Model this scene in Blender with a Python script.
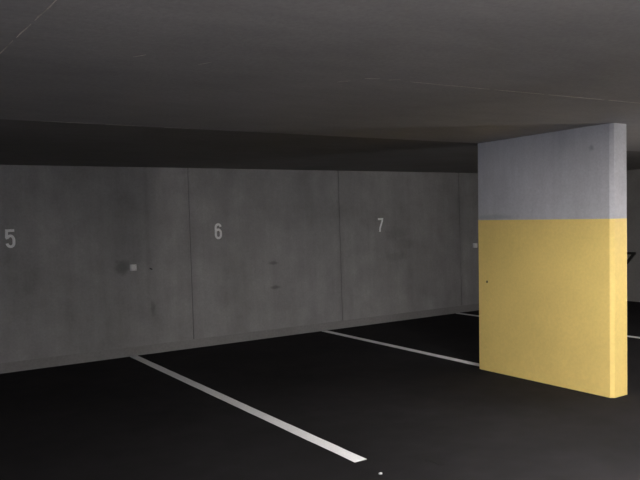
import bpy, bmesh, math, random
from mathutils import Vector, Matrix

# ------------------------------------------------------------------ camera, world, exposure
scene = bpy.context.scene
for o in list(bpy.data.objects):
    bpy.data.objects.remove(o)
C = scene.collection

EYE = Vector((0.0, 0.0, 1.6))
R_ = Vector((0.84082365, -0.54041991, -0.0310149))
U_ = Vector((0.03984262, 0.0046458, 0.99919517))
F_ = Vector((0.53984087, 0.84138264, -0.02543805))
cam_data = bpy.data.cameras.new('camera')
cam_data.sensor_fit = 'HORIZONTAL'
cam_data.sensor_width = 36.0
cam_data.lens = 687.06 * 36.0 / 640.0
cam_data.clip_start = 0.05
cam_data.clip_end = 100
cam = bpy.data.objects.new('camera', cam_data)
C.objects.link(cam)
cam.matrix_world = Matrix(((R_.x, U_.x, -F_.x, EYE.x), (R_.y, U_.y, -F_.y, EYE.y),
                           (R_.z, U_.z, -F_.z, EYE.z), (0, 0, 0, 1)))
scene.camera = cam

world = bpy.data.worlds.new('world')
scene.world = world
world.use_nodes = True
bg = world.node_tree.nodes['Background']
bg.inputs['Color'].default_value = (0.62, 0.75, 1.0, 1)
bg.inputs['Strength'].default_value = 0.6

scene.view_settings.view_transform = 'Standard'
scene.view_settings.look = 'None'
scene.view_settings.gamma = 1.0
scene.view_settings.use_curve_mapping = False
scene.view_settings.exposure = 0.06

ADDED_LAMP_STRENGTH = (345.0, 235.0)     # emission of the added globe lamps, both out of view
ADDED_PANEL_STRENGTH = 168.0              # emission of the unseen ceiling panel added to light the pillar
ADDED_PANEL = (3.6, 1.5)
ADDED_LAMP_COLOUR = (1.0, 0.95, 0.93)
ADDED_LAMP_DROPS = (0.58, 0.62)
ADDED_GATE_POWER = 95.0             # bluish fill from an invented gate in the unseen left wall
ADDED_LAMPS = [(1.0, -0.6), (7.9, 2.2)]
ADDED_LAMP_LABELS = ['added opal globe lamp hung nearest the camera, out of view',
               'added opal globe lamp, out of view, over the driveway between the pillar and the end wall']

# ------------------------------------------------------------------ room measures
H = 2.376          # ceiling
D = 8.505          # inner face of the numbered wall
XE = 11.41         # inner face of the end wall on the right
XL = -6.0          # left wall
YR = -7.0          # rear wall
STEP = 5.155       # pour joint of the ceiling
ADDED_GATE = (-4.6, -0.6)   # invented gate opening in the unseen left wall (y from, to)

# bluish fill light added at the invented gate opening
la = bpy.data.lights.new('added_gate_light', 'AREA')
la.shape = 'RECTANGLE'
la.size = ADDED_GATE[1] - ADDED_GATE[0] - 0.1
la.size_y = 2.0
la.energy = ADDED_GATE_POWER
la.color = (0.60, 0.70, 1.0)
lo = bpy.data.objects.new('added_gate_light', la)
C.objects.link(lo)
lo.location = (XL - 0.12, (ADDED_GATE[0] + ADDED_GATE[1]) / 2, 1.1)
lo.rotation_euler = (0, math.radians(-90), 0)
lo.rotation_euler = Vector((1, 0, 0)).to_track_quat('-Z', 'Y').to_euler()

# ------------------------------------------------------------------ helpers
def tag(o, label=None, cat=None, group=None, kind=None):
    if label: o['label'] = label
    if cat: o['category'] = cat
    if group: o['group'] = group
    if kind: o['kind'] = kind
    return o

def obj(name, bm, mat, parent=None, smooth=False):
    me = bpy.data.meshes.new(name)
    bmesh.ops.recalc_face_normals(bm, faces=bm.faces)
    bm.to_mesh(me)
    bm.free()
    if not isinstance(mat, (list, tuple)):
        mat = [mat]
    for m in mat:
        me.materials.append(m)
    if smooth:
        for p in me.polygons:
            p.use_smooth = True
    o = bpy.data.objects.new(name, me)
    C.objects.link(o)
    if parent:
        o.parent = parent
    return o

def empty(name, loc):
    o = bpy.data.objects.new(name, None)
    o.empty_display_size = 0.1
    C.objects.link(o)
    o.location = loc
    return o

def box(bm, x0, x1, y0, y1, z0, z1, bevel=0.0):
    r = bmesh.ops.create_cube(bm, size=1.0)
    vs = r['verts']
    bmesh.ops.scale(bm, vec=(x1 - x0, y1 - y0, z1 - z0), verts=vs)
    bmesh.ops.translate(bm, vec=((x0 + x1) / 2, (y0 + y1) / 2, (z0 + z1) / 2), verts=vs)
    if bevel:
        es = {e for v in vs for e in v.link_edges}
        bmesh.ops.bevel(bm, geom=list(es), offset=bevel, segments=2, affect='EDGES', profile=0.6)

def extrude_poly(bm, pts, vec):
    """closed polygon of 3D points extruded by vec"""
    a = [bm.verts.new(p) for p in pts]
    b = [bm.verts.new(Vector(p) + Vector(vec)) for p in pts]
    n = len(pts)
    bm.faces.new(a)
    bm.faces.new(list(reversed(b)))
    for i in range(n):
        bm.faces.new((a[i], b[i], b[(i + 1) % n], a[(i + 1) % n]))

def tube(bm, pts, r, seg=10):
    rings = []
    for i, p in enumerate(pts):
        p = Vector(p)
        t = (Vector(pts[min(i + 1, len(pts) - 1)]) - Vector(pts[max(i - 1, 0)])).normalized()
        a = t.orthogonal().normalized() if i == 0 else (prev - t * prev.dot(t)).normalized()
        prev = a
        b = t.cross(a)
        rings.append([bm.verts.new(p + r * (math.cos(q) * a + math.sin(q) * b))
                      for q in [2 * math.pi * k / seg for k in range(seg)]])
    for r0, r1 in zip(rings, rings[1:]):
        for k in range(seg):
            bm.faces.new((r0[k], r0[(k + 1) % seg], r1[(k + 1) % seg], r1[k]))
    bm.faces.new(rings[0])
    bm.faces.new(list(reversed(rings[-1])))

# ------------------------------------------------------------------ materials
def nodes_of(name, rough=0.9, spec=0.3):
    m = bpy.data.materials.new(name)
    m.use_nodes = True
    nt = m.node_tree
    b = nt.nodes['Principled BSDF']
    b.inputs['Roughness'].default_value = rough
    b.inputs['Specular IOR Level'].default_value = spec
    return m, nt, b

def N(nt, t, **kw):
    n = nt.nodes.new(t)
    for k, v in kw.items():
        setattr(n, k, v)
    return n

def noise(nt, pos, scale, detail=4, rough=0.55, stretch=(1, 1, 1)):
    mp = N(nt, 'ShaderNodeMapping')
    mp.inputs['Scale'].default_value = stretch
    nt.links.new(pos, mp.inputs['Vector'])
    n = N(nt, 'ShaderNodeTexNoise')
    n.inputs['Scale'].default_value = scale
    n.inputs['Detail'].default_value = detail
    n.inputs['Roughness'].default_value = rough
    nt.links.new(mp.outputs['Vector'], n.inputs['Vector'])
    return n.outputs['Fac']

def remap(nt, sock, a, b, lo, hi):
    r = N(nt, 'ShaderNodeMapRange')
    r.inputs['From Min'].default_value = a
    r.inputs['From Max'].default_value = b
    r.inputs['To Min'].default_value = lo
    r.inputs['To Max'].default_value = hi
    nt.links.new(sock, r.inputs['Value'])
    return r.outputs['Result']

def mul(nt, a, b, op='MULTIPLY'):
    n = N(nt, 'ShaderNodeMath', operation=op)
    nt.links.new(a, n.inputs[0])
    if isinstance(b, (int, float)):
        n.inputs[1].default_value = b
    else:
        nt.links.new(b, n.inputs[1])
    return n.outputs[0]

def concrete(name, colour, mottles, spots=(), rough=0.9, spec=0.25, bump=0.15, grain=60):
    """mottles: (scale, lo, hi, stretch); spots: stains (centre, radii, strength)"""
    m, nt, b = nodes_of(name, rough, spec)
    pos = N(nt, 'ShaderNodeNewGeometry').outputs['Position']
    f = None
    for sc, lo, hi, st in mottles:
        v = remap(nt, noise(nt, pos, sc, 5, 0.6, st), 0.3, 0.7, lo, hi)
        f = v if f is None else mul(nt, f, v)
    for c, r, s in spots:
        sub = N(nt, 'ShaderNodeVectorMath', operation='SUBTRACT')
        nt.links.new(pos, sub.inputs[0])
        sub.inputs[1].default_value = c
        div = N(nt, 'ShaderNodeVectorMath', operation='DIVIDE')
        nt.links.new(sub.outputs[0], div.inputs[0])
        div.inputs[1].default_value = r
        ln = N(nt, 'ShaderNodeVectorMath', operation='LENGTH')
        nt.links.new(div.outputs[0], ln.inputs[0])
        w = mul(nt, ln.outputs['Value'], remap(nt, noise(nt, pos, 14, 3), 0.3, 0.7, 0.75, 1.25))
        mr = N(nt, 'ShaderNodeMapRange', interpolation_type='SMOOTHSTEP')
        mr.inputs['From Min'].default_value = 0.25
        mr.inputs['From Max'].default_value = 1.0
        mr.inputs['To Min'].default_value = s
        mr.inputs['To Max'].default_value = 1.0
        nt.links.new(w, mr.inputs['Value'])
        f = mul(nt, f, mr.outputs['Result'])
    mix = N(nt, 'ShaderNodeVectorMath', operation='SCALE')
    mix.inputs[0].default_value = colour
    nt.links.new(f, mix.inputs['Scale'])
    nt.links.new(mix.outputs[0], b.inputs['Base Color'])
    if bump:
        bp = N(nt, 'ShaderNodeBump')
        bp.inputs['Strength'].default_value = bump
        bp.inputs['Distance'].default_value = 0.01
        nt.links.new(noise(nt, pos, grain, 4), bp.inputs['Height'])
        nt.links.new(bp.outputs[0], b.inputs['Normal'])
    return m

ONE = (1, 1, 1)
wall_spots = [
    ((6.87, D, 1.38), (0.30, 1, 0.16), 0.86), ((7.10, D, 1.22), (0.35, 1, 0.12), 0.86),
    ((6.85, D, 1.02), (0.40, 1, 0.10), 0.88), ((6.20, D, 1.16), (0.35, 1, 0.12), 0.92),
    ((2.53, D, 1.12), (0.13, 1, 0.12), 0.62), ((2.86, D, 1.5), (0.05, 1, 1.2), 0.88),
    ((2.90, D, 0.57), (0.04, 1, 0.14), 0.75), ((4.68, D, 0.705), (0.11, 1, 0.035), 0.62),
    ((4.66, D, 1.05), (0.11, 1, 0.035), 0.66), ((3.43, D, 1.1), (0.10, 1, 1.6), 0.88),
    ((5.81, D, 1.1), (0.09, 1, 1.6), 0.88), ((8.27, D, 1.1), (0.09, 1, 1.6), 0.90),
    ((5.0, D, 1.75), (1.4, 1, 0.25), 0.93), ((8.1, D, 1.75), (1.5, 1, 0.30), 0.92),
]
M_wall = concrete('wall_concrete', (0.295, 0.287, 0.282),
                  [(0.7, 0.85, 1.15, ONE), (3.2, 0.90, 1.10, ONE), (2.2, 0.92, 1.08, (3, 1, 0.35)),
                   (45, 0.93, 1.07, ONE)], wall_spots)
M_shell = concrete('plain_concrete', (0.295, 0.287, 0.282),
                   [(0.7, 0.88, 1.12, ONE), (3.2, 0.93, 1.07, ONE), (45, 0.93, 1.07, ONE)])
M_kick = concrete('kicker_concrete', (0.245, 0.238, 0.232), [(1.2, 0.9, 1.1, ONE), (30, 0.9, 1.1, ONE)])
M_ceil = concrete('ceiling_concrete', (0.375, 0.364, 0.362),
                  [(0.8, 0.90, 1.10, ONE), (2.6, 0.95, 1.05, (1, 3, 1)), (40, 0.92, 1.08, ONE)])
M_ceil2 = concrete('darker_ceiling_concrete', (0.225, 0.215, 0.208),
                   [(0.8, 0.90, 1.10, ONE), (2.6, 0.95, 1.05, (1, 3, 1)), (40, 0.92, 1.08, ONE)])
M_pillar = concrete('pale_pillar_concrete', (0.50, 0.50, 0.52),
                    [(1.6, 0.90, 1.10, ONE), (3.0, 0.95, 1.05, (4, 4, 0.6)), (50, 0.93, 1.07, ONE)],
                    [((5.325, 3.81, 2.185), (1, 0.035, 0.035), 0.72), ((5.325, 4.98, 1.60), (1, 0.42, 0.04), 0.82)])
M_yellow = concrete('yellow_paint', (0.92, 0.69, 0.225),
                    [(1.5, 0.95, 1.05, ONE), (40, 0.96, 1.04, ONE)], rough=0.6, spec=0.3, bump=0.08)
M_floor = concrete('asphalt', (0.0150, 0.0142, 0.0152),
                   [(0.9, 0.75, 1.25, ONE), (5, 0.85, 1.15, ONE), (160, 0.6, 1.4, ONE)],
                   rough=0.9, spec=0.12, bump=0.5, grain=180)
M_line = concrete('white_road_paint', (0.84, 0.84, 0.84), [(4, 0.93, 1.05, ONE), (60, 0.93, 1.06, ONE)], rough=0.7)
M_num = concrete('pale_grey_number_paint', (0.95, 0.95, 0.94), [(9, 0.88, 1.08, ONE), (70, 0.9, 1.1, ONE)])
M_lime = concrete('lime_seam', (0.80, 0.76, 0.68), [(6, 0.6, 1.15, ONE), (50, 0.8, 1.2, ONE)])
M_white = concrete('white_plastic', (0.88, 0.87, 0.84), [(8, 0.97, 1.03, ONE)], rough=0.5, bump=0)
M_dark = concrete('dark_plastic', (0.02, 0.02, 0.02), [(8, 0.9, 1.1, ONE)], rough=0.7, bump=0)
M_rub = concrete('rubber_mark', (0.004, 0.004, 0.004), [(30, 0.7, 1.3, ONE)])
M_metal = concrete('grey_lamp_metal', (0.5, 0.5, 0.5), [(8, 0.97, 1.03, ONE)], rough=0.4, bump=0)

def emissive(name, col, strength):
    m, nt, b = nodes_of(name, 0.5, 0.3)
    pos = N(nt, 'ShaderNodeNewGeometry').outputs['Position']
    v = remap(nt, noise(nt, pos, 3), 0.3, 0.7, 0.98, 1.02)
    b.inputs['Base Color'].default_value = (0.8, 0.8, 0.8, 1)
    b.inputs['Emission Color'].default_value = (*col, 1)
    nt.links.new(mul(nt, v, strength), b.inputs['Emission Strength'])
    return m
M_added_globes = [emissive('added_opal_globe', ADDED_LAMP_COLOUR, k) for k in ADDED_LAMP_STRENGTH]
M_added_panel = emissive('added_panel_diffuser', ADDED_LAMP_COLOUR, ADDED_PANEL_STRENGTH)

# ------------------------------------------------------------------ the setting
bm = bmesh.new(); box(bm, XL - 0.3, XE + 0.3, YR - 0.3, D + 0.3, -0.25, 0)
tag(obj('floor', bm, M_floor), kind='structure')

bm = bmesh.new()
box(bm, XL - 0.3, XE + 0.3, YR - 0.3, STEP, H, H + 0.3)
tag(obj('ceiling', bm, M_ceil), kind='structure')
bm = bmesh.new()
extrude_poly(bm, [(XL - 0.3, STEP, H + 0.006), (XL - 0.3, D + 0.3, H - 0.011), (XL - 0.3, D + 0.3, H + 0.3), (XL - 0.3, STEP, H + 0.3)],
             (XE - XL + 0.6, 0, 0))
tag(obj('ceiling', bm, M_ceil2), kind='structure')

# numbered wall: panels cast against 2.4 m shutters, a narrow groove at each joint
pts = [(XL, D + 0.25), (XL, D)]
gx = sorted([-3.79, -1.38, 1.03 - 0.1, 3.43, 5.81, 8.27, 10.7])
for g in gx:
    pts += [(g - 0.012, D), (g - 0.006, D + 0.012), (g + 0.006, D + 0.012), (g + 0.012, D)]
pts += [(XE, D), (XE, D + 0.25)]
bm = bmesh.new()
extrude_poly(bm, [(x, y, 0) for x, y in pts], (0, 0, H + 0.008))
tag(obj('wall_back', bm, M_wall), kind='structure')
bm = bmesh.new(); box(bm, XL, XE, D - 0.005, D + 0.002, 0, 0.118)
tag(obj('baseboard_back', bm, M_kick), kind='structure')

bm = bmesh.new(); box(bm, XE, XE + 0.25, YR, D + 0.25, 0, H)
tag(obj('wall_right', bm, M_shell), kind='structure')
bm = bmesh.new(); box(bm, XL - 0.25, XE + 0.25, YR - 0.25, YR, 0, H)
tag(obj('wall_rear', bm, M_shell), kind='structure')
bm = bmesh.new()
box(bm, XL - 0.25, XL, YR, ADDED_GATE[0], 0, H)
box(bm, XL - 0.25, XL, ADDED_GATE[1], D + 0.25, 0, H)
box(bm, XL - 0.25, XL, ADDED_GATE[0], ADDED_GATE[1], 2.15, H)
tag(obj('wall_left', bm, M_shell), kind='structure')

# pale lime seams left at the pour joints of the ceiling
random.seed(4)
def seam(n, runs, w):
    bm = bmesh.new()
    for (x0, y0, x1, y1) in runs:
        L = math.hypot(x1 - x0, y1 - y0)
        nx, ny = -(y1 - y0) / L, (x1 - x0) / L
        k = max(3, int(L / 0.06))
        a, b = [], []
        for i in range(k + 1):
            t = i / k
            j = random.uniform(-0.002, 0.002)
            ww = w * random.uniform(0.5, 1.2) * (0.35 if i in (0, k) else 1)
            px, py = x0 + (x1 - x0) * t + nx * j, y0 + (y1 - y0) * t + ny * j
            a.append((px + nx * ww / 2, py + ny * ww / 2))
            b.append((px - nx * ww / 2, py - ny * ww / 2))
        ring = [(x, y, H - 0.0008) for x, y in a + b[::-1]]
        extrude_poly(bm, ring, (0, 0, 0.003))
    return tag(obj(n, bm, M_lime), kind='structure')
seam('trim_1', [(2.55, 2.985, 3.15, 2.955), (3.19, 2.953, 3.62, 2.930), (3.66, 2.928, 4.20, 2.900), (4.24, 2.897, 5.6, 2.83)], 0.008)
seam('trim_2', [(1.0, 5.145, 1.35, 5.147), (1.45, 5.147, 1.72, 5.148), (1.90, 5.148, 2.10, 5.148)], 0.007)
seam('trim_3', [(0.46, 3.42, 0.49, 3.02), (0.493, 2.97, 0.51, 2.75), (0.514, 2.70, 0.55, 2.2)], 0.006)
seam('trim_4', [(2.17, 3.16, 2.22, 3.10), (2.26, 3.02, 2.34, 2.99), (2.40, 3.00, 2.46, 2.96), (1.00, 3.08, 1.04, 3.02), (1.32, 3.10, 1.36, 3.02)], 0.006)

# ------------------------------------------------------------------ concrete pillar with the yellow paint band
PX0, PX1, PY0, PY1 = 5.305, 5.538, 3.615, 5.21
ZY = 1.571
pil = empty('concrete_pillar', ((PX0 + PX1) / 2, (PY0 + PY1) / 2, 0))
tag(pil, 'free-standing concrete pillar, grey above and yellow below, beside the painted bays', 'pillar')
def rel(o, root):
    o.parent = root
    o.matrix_parent_inverse = Matrix.Translation(-root.location)
    return o

def prism(bm, x0, x1, y0, y1, z0, z1, ch):
    ring = [(x0 + ch, y0), (x1 - ch, y0), (x1, y0 + ch), (x1, y1 - ch), (x1 - ch, y1), (x0 + ch, y1), (x0, y1 - ch), (x0, y0 + ch)]
    extrude_poly(bm, [(x, y, z0) for x, y in ring], (0, 0, z1 - z0))
bm = bmesh.new(); prism(bm, PX0, PX1, PY0, PY1, ZY - 0.06, H, 0.028)
o = rel(obj('shaft', bm, M_pillar), pil); o['label'] = 'bare grey concrete upper shaft'
# the painted foot: the same concrete under a coat of yellow, with a drilled hole in its side
bm = bmesh.new()
e = 0.0012
x0, x1, y0, y1, ch = PX0 - e, PX1 + e, PY0 - e, PY1 + e, 0.028
hy, hz, hr = 5.068, 0.93, 0.013
ring = [(x0, y0 + ch), (x0 + ch, y0), (x1 - ch, y0), (x1, y0 + ch), (x1, y1 - ch), (x1 - ch, y1), (x0 + ch, y1), (x0, y1 - ch)]
lo_ = [bm.verts.new((x, y, 0)) for x, y in ring]
hi_ = [bm.verts.new((x, y, ZY + 0.003 - 0.020 * (y1 - y) / (y1 - y0))) for x, y in ring]
for i in range(7):
    bm.faces.new((lo_[i], lo_[i + 1], hi_[i + 1], hi_[i]))
bm.faces.new(hi_); bm.faces.new(lo_[::-1])
S = 16
cir = [bm.verts.new((x0, hy + hr * math.cos(2 * math.pi * k / S), hz + hr * math.sin(2 * math.pi * k / S))) for k in range(S)]
inn = [bm.verts.new((x0 + 0.04, v.co.y, v.co.z)) for v in cir]
# the left face around the hole: four fans (corner order far-top, near-top, near-bottom, far-bottom)
FT, NT, NB, FB = hi_[7], hi_[0], lo_[0], lo_[7]
q = S // 4
for c0, c1, k0 in ((FT, NT, q // 2), (NT, NB, q // 2 + q), (NB, FB, q // 2 + 2 * q), (FB, FT, q // 2 + 3 * q)):
    for k in range(q):
        if k < q // 2:
            bm.faces.new((c0, cir[(k0 + k) % S], cir[(k0 + k + 1) % S]))
        else:
            bm.faces.new((c1, cir[(k0 + k) % S], cir[(k0 + k + 1) % S]))
    bm.faces.new((c0, cir[(k0 + q // 2) % S], c1))
for k in range(S):
    bm.faces.new((cir[k], inn[k], inn[(k + 1) % S], cir[(k + 1) % S]))
bm.faces.new(inn)
o = rel(obj('painted_foot', bm, M_yellow), pil); o['label'] = 'yellow painted lower part'
bm = bmesh.new()  # dark plug that stands in for the shade inside the drilled hole
bmesh.ops.create_cone(bm, cap_ends=True, segments=16, radius1=hr * 0.97, radius2=hr * 0.97, depth=0.02,
                      matrix=Matrix.Translation((x0 + 0.0125, hy, hz)) @ Matrix.Rotation(math.pi / 2, 4, 'Y'))
o = rel(obj('hole_shade_plug', bm, M_dark), pil); o['label'] = 'small dark plug standing in for the shade of the hole in the yellow side'

# plumb pillar sheared slightly sideways to fit its edges to the camera view
for ch_ in pil.children:
    for v in ch_.data.vertices:
        k = 0.017 * (v.co.z - 1.25)
        v.co.x += 0.84 * k
        v.co.y -= 0.54 * k

# ------------------------------------------------------------------ painted bay lines
def bay_line(xa, ya, xb, yb, w, label):
    bm = bmesh.new()
    k = 40
    L, R = [], []
    for i in range(k + 1):
        t = i / k
        x, y = xa + (xb - xa) * t, ya + (yb - ya) * t
        L.append((x - w / 2 + random.uniform(-.0015, .0015), y, 0.0))
        R.append((x + w / 2 + random.uniform(-.0015, .0015), y, 0.0))
    extrude_poly(bm, L + R[::-1], (0, 0, 0.002))
    return tag(obj('parking_line', bm, M_line), label, 'parking line', 'white lines between the parking bays')
bay_line(2.622, D - 0.02, 2.648, 3.708, 0.098, 'long white bay line on the asphalt between numbers 5 and 6, nearest the camera')
bay_line(5.470, D - 0.02, 5.424, 5.205, 0.098, 'white bay line between numbers 6 and 7 that runs up to the pillar')
bay_line(8.150, D - 0.02, 8.118, 3.70, 0.088, 'white bay line passing behind the pillar, right of number 7')

# ------------------------------------------------------------------ stencilled bay numbers
def stroke(bm, pts, w, y0, th, closed=False):
    P = [Vector((a, b)) for a, b in pts]
    n = len(P)
    A, B = [], []
    for i in range(n):
        if closed:
            d0 = (P[i] - P[i - 1]).normalized(); d1 = (P[(i + 1) % n] - P[i]).normalized()
        else:
            d0 = (P[i] - P[i - 1]).normalized() if i else (P[1] - P[0]).normalized()
            d1 = (P[i + 1] - P[i]).normalized() if i < n - 1 else d0
        t = (d0 + d1).normalized()
        nn = Vector((-t.y, t.x))
        s = 1 / max(0.5, nn.dot(Vector((-d0.y, d0.x))))
        A.append(P[i] + nn * w / 2 * s); B.append(P[i] - nn * w / 2 * s)
    va = [[bm.verts.new((v.x, y, v.y)) for v in X] for X in (A, B) for y in (y0, y0 - th)]
    a0, a1, b0, b1 = va
    rng = range(n if closed else n - 1)
    for i in rng:
        j = (i + 1) % n
        bm.faces.new((a1[i], a1[j], b1[j], b1[i]))
        bm.faces.new((a0[i], b0[i], b0[j], a0[j]))
        bm.faces.new((a0[i], a0[j], a1[j], a1[i]))
        bm.faces.new((b0[i], b1[i], b1[j], b0[j]))
    if not closed:
        bm.faces.new((a0[0], a1[0], b1[0], b0[0]))
        bm.faces.new((a0[-1], b0[-1], b1[-1], a1[-1]))

def arc(cx, cz, rx, rz, a0, a1, k=14):
    return [(cx + rx * math.cos(math.radians(a0 + (a1 - a0) * i / k)),
             cz + rz * math.sin(math.radians(a0 + (a1 - a0) * i / k))) for i in range(k + 1)]

SW, NH, NW = 0.031, 0.215, 0.104
def number(ch, xc, z0, label):
    bm = bmesh.new()
    h = SW / 2
    l, r, b, t = -NW / 2 + h, NW / 2 - h, h, NH - h
    rx = (r - l) / 2
    if ch == '5':
        pts = [(r + 0.008, t), (l, t), (l - 0.003, 0.112)]
        stroke(bm, pts, SW, 0, 0.002)
        stroke(bm, [(l - 0.014, 0.114)] + arc(0, 0.085, rx, 0.055, 140, 0, 10) + arc(0, b + 0.045, rx, 0.045, 0, -172, 14)[1:], SW, 0.0005, 0.0035)
    elif ch == '6':
        loop = arc(0, 0.085, rx, 0.045, 180, 0, 12) + arc(0, b + 0.04, rx, 0.04, 0, -180, 12)[:-1]
        stroke(bm, loop, SW, 0, 0.002, True)
        stroke(bm, arc(0, t - 0.045, rx, 0.045, 15, 180, 12) + [(l, 0.085), (l, 0.06)], SW, 0.0005, 0.0035)
    else:
        stroke(bm, [(l - 0.014, t), (r, t), (r - 0.006, t - 0.035), (-0.012, 0.06), (-0.018, 0)], SW, 0, 0.002)
    o = obj('bay_number', bm, M_num)
    o.location = (xc, D, z0)
    return tag(o, label, 'number', 'painted bay numbers on the wall')
number('5', 1.262, 1.418, 'pale grey painted number 5 on the concrete wall, at its left end')
number('6', 3.838, 1.418, 'pale grey painted number 6 on the concrete wall')
number('7', 6.588, 1.425, 'pale grey painted number 7 on the concrete wall')

# ------------------------------------------------------------------ sockets and small things on the walls
def socket(xc, zc, s, label):
    root = empty('junction_box', (xc, D, zc))
    tag(root, label, 'junction box', 'white junction boxes on the wall')
    bm = bmesh.new(); box(bm, -s / 2, s / 2, -0.035, 0, -s / 2, s / 2, 0.004)
    obj('housing', bm, M_white, root)
    bm = bmesh.new(); box(bm, -s * .42, s * .42, -0.042, -0.034, -s * .42, s * .42, 0.003)
    cov = obj('cover', bm, M_white, root)
    for sx in (-1, 1):
        for sz in (-1, 1):
            bm = bmesh.new()
            bmesh.ops.create_cone(bm, cap_ends=True, segments=10, radius1=0.003, radius2=0.003, depth=0.003,
                                  matrix=Matrix.Translation((sx * s * .33, -0.0425, sz * s * .33)) @ Matrix.Rotation(math.pi / 2, 4, 'X'))
            obj('screw', bm, M_dark, cov)
    return root
socket(2.660, 1.109, 0.076, 'small white junction box on the wall between numbers 5 and 6')
socket(8.606, 1.122, 0.078, 'small white junction box on the wall beside the pillar, right of number 7')

# cable stub poking out of the wall right of the left box
bm = bmesh.new()
tube(bm, [(2.90, D + 0.01, 1.075), (2.90, D - 0.02, 1.075), (2.885, D - 0.030, 1.080), (2.868, D - 0.032, 1.086)], 0.007)
tag(obj('cable_stub', bm, M_dark), 'short dark cable end sticking out of the wall right of the left junction box', 'cable')

# dark angled bracket on the end wall, half hidden by the pillar
bm = bmesh.new()
box(bm, XE - 0.03, XE, 7.305, 7.62, 0.850, 0.895, 0.003)
extrude_poly(bm, [(XE - 0.028, 7.315, 0.852), (XE - 0.028, 7.375, 0.852), (XE - 0.028, 7.535, 0.665), (XE - 0.028, 7.475, 0.665)], (0.026, 0, 0))
tag(obj('wall_bracket', bm, M_dark), 'dark angled bracket low on the far end wall, just right of the pillar', 'bracket')

# ------------------------------------------------------------------ small things on the asphalt
random.seed(11)
bm = bmesh.new()
bmesh.ops.create_icosphere(bm, subdivisions=2, radius=1.0)
for v in bm.verts:
    v.co *= random.uniform(0.85, 1.12)
    v.co = Vector((v.co.x * 0.014, v.co.y * 0.011, max(v.co.z, -0.7) * 0.007 + 0.0048))
o = obj('pebble', bm, M_line)
o.location = (2.605, 3.437, 0)
tag(o, 'tiny white pebble on the asphalt past the near end of the long bay line', 'pebble')
bm = bmesh.new()
mark = [(3.000, 3.462, .012), (3.018, 3.440, .020), (3.024, 3.410, .018), (3.030, 3.380, .022), (3.027, 3.345, .024), (3.026, 3.318, .012)]
a = [(x - w, y, 0) for x, y, w in mark]; b = [(x + w, y, 0) for x, y, w in mark]
extrude_poly(bm, a + b[::-1], (0, 0, 0.0015))
tag(obj('tyre_mark', bm, M_rub), 'short dark rubber smear on the asphalt, right of the white pebble', 'mark')

# ------------------------------------------------------------------ opal globe lamps added out of view to light the scene
for i, (lx, ly) in enumerate(ADDED_LAMPS):
    ADDED_LAMP_DROP = ADDED_LAMP_DROPS[i]
    root = empty('added_globe_lamp', (lx, ly, H))
    tag(root, ADDED_LAMP_LABELS[i], 'lamp', 'added opal globe lamps out of view')
    bm = bmesh.new()
    bmesh.ops.create_cone(bm, cap_ends=True, segments=24, radius1=0.05, radius2=0.06, depth=0.03, matrix=Matrix.Translation((0, 0, -0.015)))
    obj('ceiling_rose', bm, M_metal, root)
    bm = bmesh.new(); tube(bm, [(0, 0, -0.02), (0, 0, -ADDED_LAMP_DROP + 0.12)], 0.008)
    obj('rod', bm, M_metal, root)
    bm = bmesh.new()
    bmesh.ops.create_cone(bm, cap_ends=True, segments=24, radius1=0.05, radius2=0.035, depth=0.04, matrix=Matrix.Translation((0, 0, -ADDED_LAMP_DROP + 0.135)))
    obj('lamp_holder', bm, M_metal, root)
    bm = bmesh.new()
    bmesh.ops.create_uvsphere(bm, u_segments=24, v_segments=16, radius=0.13, matrix=Matrix.Translation((0, 0, -ADDED_LAMP_DROP)))
    obj('globe', bm, M_added_globes[i], root, True)

root = empty('added_panel_lamp', (*ADDED_PANEL, H))  # unseen panel added to brighten the pillar, bay line and near floor
tag(root, 'added flat square panel lamp on the ceiling in front of the pillar, out of view', 'lamp')
bm = bmesh.new()
box(bm, -0.32, 0.32, -0.32, -0.30, -0.022, 0.0)
box(bm, -0.32, 0.32, 0.30, 0.32, -0.022, 0.0)
box(bm, -0.32, -0.30, -0.30, 0.30, -0.022, 0.0)
box(bm, 0.30, 0.32, -0.30, 0.30, -0.022, 0.0)
bmesh.ops.remove_doubles(bm, verts=bm.verts, dist=0.0005)
obj('frame', bm, M_metal, root)
bm = bmesh.new(); box(bm, -0.30, 0.30, -0.30, 0.30, -0.018, -0.006)
obj('diffuser', bm, M_added_panel, root)
